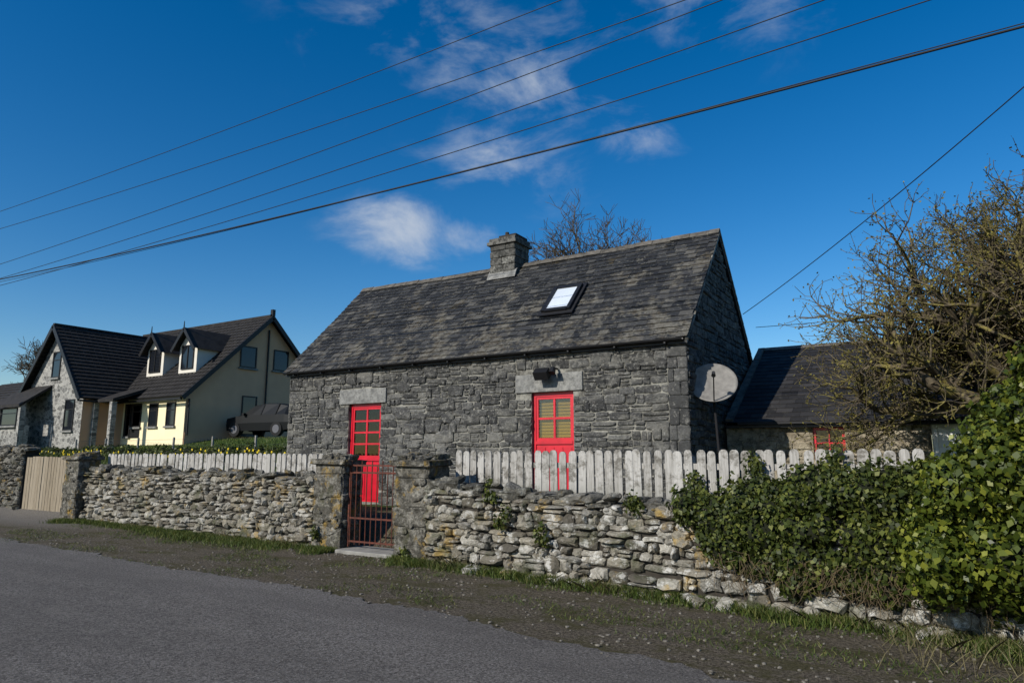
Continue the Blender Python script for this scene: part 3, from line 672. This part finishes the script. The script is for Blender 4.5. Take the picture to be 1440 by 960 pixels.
def winx(B,y0,y1,x,z0,z1,fr=0,gl=1):
    f=.07
    B.box(x,x+.05,y0,y0+f,z0,z1,fr);B.box(x,x+.05,y1-f,y1,z0,z1,fr);B.box(x,x+.05,y0+f,y1-f,z1-f,z1,fr);B.box(x,x+.05,y0+f,y1-f,z0,z0+f,fr)
    B.box(x+.004,x+.02,y0+f,y1-f,z0+f,z1-f,gl); B.box(x,x+.12,y0-.08,y1+.08,z0-.1,z0-.004,2)
for a,b in ((-37.75,-36.95),(-36.2,-35.4),(-34.6,-33.8)): win(B,a,b,21.3,3.1,4.35)
winx(B,24.4,25.5,-33,6.5,7.75); winx(B,26.7,27.8,-33,6.55,7.8); winx(B,24.7,25.7,-33,2.7,4.9); winx(B,28.2,29.3,-33,3.4,4.7)
win(B,-42.5,-41.6,19.1,5.9,7.4); win(B,-40.6,-39.6,19.1,2.9,4.6); win(B,-45.2,-43.2,17.9,3.2,4.2); win(B,-38.4,-37.95,21.3,2.6,4.4)
B.obj('windows',[M_black,M_dglass,M_lintel],dh)
for cx in (-37.75,-34.65):
    B=MB(); w=.8; y0=22.3; zb=5.95; ze=7.55; za=8.55
    B.add([(cx-w,y0,zb),(cx+w,y0,zb),(cx+w,y0,ze),(cx,y0,za-.1),(cx-w,y0,ze)],[(0,1,2,3,4)],0)
    B.poly([(cx+w,y0,zb),(cx+w,24.2,ze-.1),(cx+w,y0,ze)],0);B.poly([(cx-w,y0,zb),(cx-w,y0,ze),(cx-w,24.2,ze-.1)],0)
    for sx in (1,-1):
        o=Vector((cx+sx*(w+.25),y0-.35,ze-.22)); r=Vector((cx,y0-.35,za))
        B.add([o,r,r+Vector((0,3.1,0)),o+Vector((0,2.4,0)),o-Vector((0,0,.12)),r-Vector((0,0,.12))],[(0,1,2,3),(0,4,5,1)],1)
        d=(r-o)/2; B.obox((o+r)/2+Vector((0,-.03,-.07)),(d.x,0,d.z),(0,.025,0),Vector((-d.z,0,d.x)).normalized()*.09,2)
    f=.06; x0,x1,z0,z1=cx-.55,cx+.55,6.25,7.6; y=y0
    for bx in ((x0,x0+f,z0,z1),(x1-f,x1,z0,z1),(x0+f,x1-f,z1-f,z1),(x0+f,x1-f,z0,z0+f),(cx-.03,cx+.03,z0+f,z1-f)): B.box(bx[0],bx[1],y-.06,y-.002,bx[2],bx[3],4)
    B.box(x0+f,x1-f,y-.025,y-.01,z0+f,z1-f,3); B.tube((cx,y0-.38,za-.1),(cx,y0-.38,za+.35),.04,.02,6,2)
    B.obj('dormer',[M_pale,M_tile,M_black,M_dglass,M_black],dh)
B=MB()
for x,y in ((-38.75,19.75),(-37.0,19.75),(-45.6,17.8),(-42.5,17.8)): B.box(x-.13,x+.13,y-.13,y+.13,1.6,4.4)
B.box(-38.6,-37.0,21.28,21.295,2.5,4.4,1); B.box(-45.6,-42.4,17.95,18.2,1.6,3.2)
B.obj('porch',[M_clad,M_black],dh)
fh=empty('distant_house'); B=MB(); gable_block(B,-62,-52.5,21,28,1.6,4.6,24.5,6.9); B.obj('walls',[M_clad,M_clad],fh)
B=MB(); tiled(B,(-62.3,20.7,4.5),(-52.2,20.7,4.5),(-52.2,24.5,7.0),(-62.3,24.5,7.0),10,1); tiled(B,(-52.2,28.3,4.5),(-62.3,28.3,4.5),(-62.3,24.5,7),(-52.2,24.5,7),10,1); B.obj('roof',[M_tile],fh)
# ---------------------------------------------------------------- car
car=empty('parked_car'); B=MB()
st=[(-2.18,.72,.38,.80,.66,.84),(-2.05,.84,.30,.92,.74,.97),(-1.5,.90,.28,1.0,.78,1.05),(-.98,.91,.28,1.05,.76,1.12),(-.35,.91,.28,1.07,.66,1.58),(.35,.91,.28,1.08,.64,1.68),(1.2,.91,.28,1.09,.63,1.66),(1.8,.90,.30,1.08,.62,1.55),(2.1,.86,.34,1.04,.70,1.12),(2.2,.80,.42,.85,.70,.9)]
rows=[]
for x,w,zl,zb,wr,zr in st: rows.append([(x,-w*.95,zl),(x,-w,(zl+zb)/2),(x,-w*.97,zb),(x,-wr,zr-.04),(x,-wr*.8,zr),(x,wr*.8,zr),(x,wr,zr-.04),(x,w*.97,zb),(x,w,(zl+zb)/2),(x,w*.95,zl)])
n=10; vs=[p for r in rows for p in r]; b0=len(B.v); B.v+=vs
for i in range(len(rows)-1):
    for k in range(n-1):
        mi=0
        if k in (2,6) and 3<=i<=7: mi=1
        if k==4 and i in (3,7): mi=1
        B.f.append(tuple(b0+q for q in (i*n+k,(i+1)*n+k,(i+1)*n+k+1,i*n+k+1))); B.m.append(mi)
B.f.append(tuple(b0+k for k in range(n))); B.m.append(0); B.f.append(tuple(b0+(len(rows)-1)*n+k for k in range(n))[::-1]); B.m.append(0)
for px_ in (.3,1.25):
    for sy in (-1,1): B.tube((px_,sy*.885,1.08),(px_+.03,sy*.65,1.63),.04,.035,5,0)
for x in (-1.4,1.35):
    for sy in (-1,1):
        B.tube((x,sy*.7,.35),(x,sy*.93,.35),.36,.36,20,2); B.tube((x,sy*.931,.35),(x,sy*.945,.35),.22,.2,12,3)
for sy in (-1,1): B.obox((-2.1,sy*.62,.78),(.06,0,0),(0,.14,0),(0,0,.05),3); B.obox((-.75,sy*.98,1.12),(.07,0,0),(0,.08,0),(0,0,.06),0)
o=B.obj('body',[M_carp,M_cglass,M_tyre,M_alloy],car)
car.location=(-30.5,24.6,gh(-30.5,24.6)+.05); car.rotation_euler=(0,0,math.radians(8)); car.scale=(1.04,1.04,1.04)
B=MB()
for i in range(9):
    x=-36+i*2.7; y=17.6; z=gh(x,y); B.box(x-.035,x+.035,y-.035,y+.035,z-.1,z+1.0,0)
for k in range(4):
    for i in range(8):
        xa,xb=-36+i*2.7,-36+(i+1)*2.7; B.tube((xa,17.6,gh(xa,17.6)+.15+.25*k),(xb,17.6,gh(xb,17.6)+.15+.25*k),.006,.006,4,1,False)
B.obj('post_and_wire_fence',[M_conc,M_cable])
# ---------------------------------------------------------------- overhead lines
def cable(name,pts,r):
    B=MB(); 
    for a,b in zip(pts,pts[1:]): B.tube(a,b,r,r,6,0,False)
    return B.obj(name,[M_cable],smooth=True)
def line(y,xa,za,xb,zb,c,x0,x1,r):
    pts=[]
    for i in range(61):
        x=x0+(x1-x0)*i/60; z=za+(zb-za)*(x-xa)/(xb-xa)+c*(x-xa)*(x-xb); pts.append((x,y,z))
    cable('power_line',pts,r)
for (xa,za,xb,zb,r) in ((-24.5,9.2,-4.53,8.98,.008),(-24.4,8.6,-2.53,8.2,.008),(-24.0,7.4,-1.94,8.0,.008),(-23.9,6.93,-.68,7.5,.008),(-23.9,6.7,.5,7.06,.008),(-23.9,6.9,1.33,6.4,.016)):
    line(9.0,xa,za,xb,zb,.0009,-45,2.8,r)
line(9.04,-23.9,6.84,1.33,6.46,.0009,-45,2.8,.007)
B=MB()
for x in (2.8,-45): B.tube((x,9.05,-.3),(x,9.05,9.9),.14,.1,12); B.box(x-.05,x+.05,8.2,9.9,9.3,9.42)
B.obj('utility_pole',[M_wood2])
a,b=Vector((2.8,9.0,6.9)),Vector((-3.36,15.6,4.75)); cable('service_cable',[a.lerp(b,t/20)+Vector((0,0,-.5*(t/20)*(1-t/20)*1.2)) for t in range(21)],.009)
a,b=Vector((-3.3,16.6,4.6)),Vector((3.2,18,5.0)); cable('service_cable',[a.lerp(b,t/12)+Vector((0,0,-.3*(t/12)*(1-t/12))) for t in range(13)],.007)
# ---------------------------------------------------------------- vegetation
def blob_leaves(name,ells,n,size,mat,core=True,rnd=.6,shell=.22,corescale=.86,out=.07,tmpl=ICO3):
    vol=np.array([e[1][0]*e[1][1]+e[1][1]*e[1][2]+e[1][0]*e[1][2] for e in ells]); vol/=vol.sum()
    Cs=[];Ns=[]
    for e,p in zip(ells,vol):
        k=int(n*p); d=rs.normal(0,1,(k,3)); d/=np.linalg.norm(d,axis=1)[:,None]
        off=np.array([noise.noise(Vector((q*3.1+np.array(e[0])).tolist())) for q in d]); 
        r=1+.32*off+rs.uniform(-shell,.08,k)+np.maximum(0,rs.normal(0,out,k))
        Cs.append(np.array(e[0])+d*np.array(e[1])*r[:,None]); Ns.append(d/np.array(e[1]))
    C=np.concatenate(Cs);N=np.concatenate(Ns); N/=np.linalg.norm(N,axis=1)[:,None]
    keep=C[:,2]>.02; C=C[keep];N=N[keep]
    par=npmesh(name,leaf_quads(C,N,size,1.25,rnd),4,[mat])
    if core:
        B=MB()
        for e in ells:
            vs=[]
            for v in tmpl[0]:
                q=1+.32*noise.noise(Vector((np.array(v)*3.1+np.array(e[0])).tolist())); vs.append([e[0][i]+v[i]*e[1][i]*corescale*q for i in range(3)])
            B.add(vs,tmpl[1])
        B.obj('dark_core',[M_dark],par,smooth=True)  # added dark filler blobs, painted stand-in for shade between the leaves
    return par
iv=[]
for i in range(34):
    x=-2.45+i*.13+U(-.05,.05); yf=7.72-(x+2.5)*.14
    h=.93+.22*sm(-2.3,-.6,x)
    lowz=.85-.5*sm(-2.4,-1.5,x)
    iv.append(((x,yf+.12,h+U(-.06,.08)),(U(.12,.24),U(.2,.3),U(.10,.22))))
    if x>-2.2:
        for _ in range(2): iv.append(((x+U(-.1,.1),yf-.03,U(lowz,.9)),(U(.12,.24),U(.10,.18),U(.12,.24))))
    if x>-1.8: iv.append(((x+U(-.1,.1),yf-.03,U(.38,.62)),(U(.12,.22),U(.09,.14),U(.1,.16))))
    if x>-1.9: iv.append(((x,yf+.35,h+.08),(.25,.28,U(.15,.3))))
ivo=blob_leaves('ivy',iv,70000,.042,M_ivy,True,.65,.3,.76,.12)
B=MB()
for _ in range(420):
    x=rs.choice([-1.3,-.9,-.5,-1.8,.1])+rs.normal(0,.25); y=7.72-(x+2.5)*.14-.14-abs(rs.normal(0,.04)); z=U(.28,.6); l=U(.08,.22); p=Vector((x,y,z))
    d=Vector((rs.normal(0,.6),rs.normal(0,.25),-1+rs.normal(0,.5))).normalized(); q=p+d*l*.5; B.tube(p,q,.003,.0025,3,0,False); B.tube(q,q+(d+Vector((rs.normal(0,.3),0,.1))).normalized()*l*.5,.0025,.0015,3,0,False)
B.obj('stems',[M_twig],ivo)
sp=[]
for (x,y,z,r) in ((-5.0,7.98,.75,.12),(-5.2,8.0,1.12,.10),(-4.4,7.9,.55,.10),(-3.1,7.8,1.08,.12),(-2.75,9.2,1.2,.15),(-2.7,9.2,.95,.16),(-1.95,9.2,1.4,.16),(-1.9,9.2,1.1,.15),(-1.0,9.2,1.45,.2),(-.7,9.2,1.2,.2),(-6.9,8.25,.15,.12),(-9.0,8.42,.2,.1)):
    for k in range(3): sp.append(((x+U(-.1,.1),y-.02,z+U(-.12,.12)),(r*.8,.05,r)))
blob_leaves('climbing_ivy',sp,3000,.04,M_ivy,False,.5,.8)
sh=[]
for i in range(60):
    x=U(-.15,2.2); zt=1.25+1.05*sm(-.1,.9,x); sh.append(((x,U(6.75,8.2),U(.65,zt)),(U(.15,.34),U(.17,.33),U(.15,.32))))
sh+=[((.15,7.15,.95),(.33,.33,.42)),((.55,6.95,1.4),(.36,.33,.4)),((.5,6.9,.75),(.38,.3,.3)),((.95,7.05,1.95),(.32,.32,.32))]
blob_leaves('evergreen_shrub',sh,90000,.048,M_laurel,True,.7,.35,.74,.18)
cf=[((1.6+U(-.3,.5),11.6+U(-.4,.4),1.9+k*.10),(.34,.36,.26)) for k in range(14)]
blob_leaves('conifer_bush',cf,9000,.06,M_conif,True,.8,.3)
hg=[((-33+i*.62,14.9+U(-.08,.08),1.46+.1*noise.noise(Vector((i*.5,0,0)))),(.5,.38,U(.34,.46))) for i in range(31)]
blob_leaves('low_hedge',hg,26000,.07,M_ivy,True,.7,.25,.82)
def tree(name,base,h0,limbs,L,seed,mat,levels,kids,tiltlo=.2,tilthi=1.2,r0=.2,bud=None,budn=0,lean=(0,0),gn=.25,minr=.004,budsize=.028,up=.05,sh=(.46,.66)):
    R=random.Random(seed); B=MB(); tips=[]
    def branch(p,d,ln,r,lev):
        n=4 if lev<2 else 3; q=p; dd=d; rr=r
        pts=[]
        for i in range(n):
            dd=(dd+Vector((R.gauss(0,gn),R.gauss(0,gn),R.gauss(0,gn)+up))).normalized(); q2=q+dd*ln/n; r2=max(minr*.7,rr*(.8 if lev else .88))
            B.tube(q,q2,rr,r2,7 if lev<2 else (5 if lev==2 else 3),0,False); pts.append((q2,dd,r2)); q=q2; rr=r2
        if lev>=levels: tips.extend([(a,b) for a,b,_ in pts]); return
        if lev==levels-1: tips.extend([(a,b) for a,b,_ in pts])
        k=kids[lev]
        for j in range(k):
            i=R.randrange(0,n) if j<k-2 else n-1
            c,cd,cr=pts[i]; ax=Vector((R.gauss(0,1),R.gauss(0,1),R.gauss(0,1))); ax=(ax-cd*ax.dot(cd)).normalized()
            nd=(cd*R.uniform(.4,1)+ax*R.uniform(.5,1)+Vector((0,0,.12))).normalized()
            branch(c,nd,ln*R.uniform(*sh),max(minr,cr*R.uniform(.5,.72)),lev+1)
    p=Vector(base); d=Vector((lean[0],lean[1],1)).normalized(); q=p+d*h0
    B.tube(p,q,r0*1.25,r0,10,0,False)
    for i in range(limbs):
        az=2*math.pi*i/limbs+R.uniform(-.3,.3); tl=tiltlo+(tilthi-tiltlo)*((i*.618)%1)
        branch(q-d*R.uniform(0,.25)*h0*.4,Vector((math.cos(az)*math.sin(tl),math.sin(az)*math.sin(tl),math.cos(tl))),L*R.uniform(.9,1.1),r0*R.uniform(.4,.6),0)
    o=B.obj(name,[mat],smooth=True)
    if bud:
        C=[];N=[]
        for a,b in tips:
            for _ in range(budn): C.append(np.array(a)+rs.normal(0,.022,3)); N.append(rs.normal(0,1,3))
        C=np.array(C);N=np.array(N); npmesh('buds',leaf_quads(C,N,budsize,1.2),4,[bud],o)
    return o
tree('bare_tree',(1.35,12.5,.45),2.0,24,2.0,31,M_bark,3,[9,8,6],.05,1.55,.24,M_bud,1,gn=.24,minr=.0065,budsize=.033,sh=(.45,.63))
tree('bare_tree',(-9.7,22.4,.5),5.5,12,2.3,5,M_bark2,3,[8,8,6],.2,1.2,.2,None,0,gn=.16,minr=.010)
tree('bare_tree',(-82,36,2.5),4,8,4.0,8,M_bark2,3,[7,6,5],.1,1.1,.3,None,0,gn=.16,minr=.03)
hd=[((-95+i*3.2,46+2*math.sin(i),3.4),(2.6,1.5,U(1.0,1.9))) for i in range(16)]
blob_leaves('hedgerow',hd,9000,.4,M_conif,True,.8,.3)
def blades(name,pts,hlo,hhi,w,mat,spread=.35):
    n=len(pts); P=np.array(pts); a=rs.uniform(0,2*np.pi,n); h=rs.uniform(hlo,hhi,n)
    T=np.stack([np.cos(a),np.sin(a),np.zeros(n)],1)*w; tip=P+np.stack([rs.normal(0,spread,n)*h,rs.normal(0,spread,n)*h,h],1); mid=(P+tip)/2; mid[:,2]+=h*.12
    q=np.stack([P-T,P+T,mid+T*.7,tip,mid-T*.7],1); return npmesh(name,q,5,[mat])
def wally(x):
    pp=[(-34,10.2),(-18.3,8.72),(-17.6,8.93),(-12.1,8.64),(-9.25,8.5),(-8.5,8.45),(-7.3,8.3),(-6.65,8.26),(-4.0,7.92),(-2.5,7.72),(-1.4,7.57),(-.3,7.42),(1,7.15),(4.5,6.5)]
    for (a,b),(c,d) in zip(pp,pp[1:]):
        if a<=x<=c: return b+(d-b)*(x-a)/(c-a)
    return 8
pts=[];dry=[]
while len(pts)<46000:
    x=rs.uniform(-18.2,2.5); 
    if -8.6<x<-7.2: continue
    dn=noise.noise(Vector((x*1.1,5,0)))+.5*noise.noise(Vector((x*3.3,9,0)))
    if rs.rand()>.55+.8*dn: continue
    y=wally(x)+.02-abs(rs.normal(0,.13+.16*max(0,dn)+(.14 if -14<x<-9.5 else 0))); pts.append((x,y,gh(x,y)-.005))
blades('grass_verge',pts,.025,.12,.005,M_grass,.5)
for _ in range(1300):
    cx=rs.choice([-3.5,-.6,.2,-9.9,-6.0,-11.5,-15,.9]); x=cx+rs.normal(0,.3); y=wally(min(2,x))+.02-abs(rs.normal(0,.14)); dry.append((x,y,0))
for _ in range(400): dry.append((rs.uniform(-.5,1.5),rs.uniform(6.1,7.1),0))
blades('dry_weeds',dry,.06,.22,.003,M_dry,.7)
pts=[]
for _ in range(20000):
    x=rs.uniform(-17,1.5); y=rs.uniform(6.0,wally(x)); 
    if noise.noise(Vector((x*.9,y*1.6,2)))+.35*sm(-2.5,.5,x)>.08: pts.append((x,y,gh(x,y)-.004))
blades('moss_tufts',pts,.012,.05,.004,M_grass,.8)
pts=[]
for _ in range(26000):
    x=rs.uniform(-40,-13.9); y=rs.uniform(10.5,24); pts.append((x,y,gh(x,y)-.01))
blades('lawn_grass',pts,.04,.12,.014,M_grass)
pts=[];fl=[]
for _ in range(4500):
    x=rs.uniform(-32,-14.2); y=13.9+rs.normal(0,.25)
    z=gh(x,y); pts.append((x,y,z))
    if rs.rand()<.016: fl.append((x,y-.1,z+rs.uniform(.2,.36)))
d=blades('daffodils',pts,.1,.3,.010,M_grass,.25)
B=MB()
for q in fl:
    chunk(B,q,(.02,.03,.02),(0,0,0),1,.1,0,ICO1)
    for k in range(6):
        t=k*math.pi/3; e=Vector((math.cos(t),0,math.sin(t)))*.04; s=Vector((-math.sin(t),0,math.cos(t)))*.02; c=Vector(q)+Vector((0,-.01,0)); B.add([c,c+e*.6+s,c+e,c+e*.6-s],[(0,1,2,3)])
B.obj('flower_heads',[M_yel],d)
B=MB()
for _ in range(2200):
    x=U(-17,1.5); y=U(ey(x)-.15,wally(min(x,2))-.02); y=y if U(0,1)<.6 else wally(min(x,2))-abs(random.gauss(0,.15)); r=U(.004,.018)
    chunk(B,(x,y,gh(x,y)+r*.3+.01*(y<ey(x)+.1)),(r*U(.8,1.5),r,r*.6),(0,0,U(0,3)),.7,.2,1,ICO1)
for _ in range(60):
    x=U(-6,1); y=wally(x)-abs(random.gauss(.02,.06)); r=U(.04,.09); chunk(B,(x,y,r*.3),(r*1.3,r,r*.7),(U(-.3,.3),U(-.3,.3),U(0,3)),.6,.2,0)
B.obj('loose_stones',[M_rub,M_peb])
# ---------------------------------------------------------------- light & sky
sd=Vector((-.32,-1,.62)).normalized()
el=math.asin(sd.z)
L=bpy.data.lights.new('sun','SUN'); L.energy=5.0; L.angle=math.radians(.53); L.color=(1,.95,.86); so=bpy.data.objects.new('sun',L); link(so)
so.rotation_euler=sd.to_track_quat('Z','Y').to_euler()
W=bpy.data.worlds.new('World'); SC.world=W; W.use_nodes=True; t=NT(W.node_tree); bg=t.n['Background']
sk=t.new('ShaderNodeTexSky',sky_type='NISHITA'); sk.sun_disc=False; sk.sun_elevation=el; sk.sun_rotation=math.atan2(sd.x,sd.y); sk.air_density=1.0; sk.dust_density=.3; sk.ozone_density=3.0
hs=t.new('ShaderNodeHueSaturation'); t.l.new(sk.outputs[0],hs.inputs['Color']); hs.inputs['Hue'].default_value=.503; hs.inputs['Saturation'].default_value=1.42; hs.inputs['Value'].default_value=1.18
tc=t.new('ShaderNodeTexCoord').outputs['Generated']
def cdir(az,elv):
    a,e=math.radians(az),math.radians(elv); return Vector((math.sin(a)*math.cos(e),math.cos(a)*math.cos(e),math.sin(e)))
vs=t.vscale(tc,(1,1,2.0)); mask=None
for az,e,r,s in ((-41,18.3,.16,.95),(-36,18,.12,.8),(-38,33,.28,.5),(-30,31,.30,.5),(-26,33,.2,.4),(-31.5,24.8,.22,.5),(-20,26,.14,.5),(-10,36,.28,.45)):
    c=cdir(az,e); n=t.new('ShaderNodeVectorMath',operation='DISTANCE'); t.l.new(vs,n.inputs[0]); n.inputs[1].default_value=(c.x,c.y,c.z*2)
    m=t.rng(n.outputs['Value'],r,0,0,s,True); mask=m if mask is None else t.math('MAXIMUM',mask,m)
nn_=t.new('ShaderNodeTexNoise'); t.l.new(t.vscale(tc,(1,1,1.9)),nn_.inputs['Vector']); nn_.inputs['Scale'].default_value=6.5; nn_.inputs['Detail'].default_value=7; nn_.inputs['Roughness'].default_value=.6; nn_.inputs['Distortion'].default_value=.35
cl=t.rng(t.math('ADD',nn_.outputs['Fac'],t.math('MULTIPLY',mask,.42)),.58,1.02,0,1,True)
cl=t.math('MULTIPLY',cl,t.math('MINIMUM',t.math('MULTIPLY',mask,2.2),1.0))
col=t.mix(t.math('MULTIPLY',cl,.85),hs.outputs[0],(5.8,6.3,7.0))
t.l.new(col,bg.inputs[0]); bg.inputs[1].default_value=.1
# ---------------------------------------------------------------- camera
cam=bpy.data.cameras.new('camera'); co=bpy.data.objects.new('camera',cam); link(co); cam.sensor_width=36; cam.lens=23.75; cam.clip_end=3000; cam.clip_start=.05
co.location=(0,0,1.6); co.rotation_euler=(math.radians(99.5),0,math.radians(31.4)); SC.camera=co
SC.view_settings.view_transform='Standard'; SC.view_settings.look='None'; SC.view_settings.exposure=0
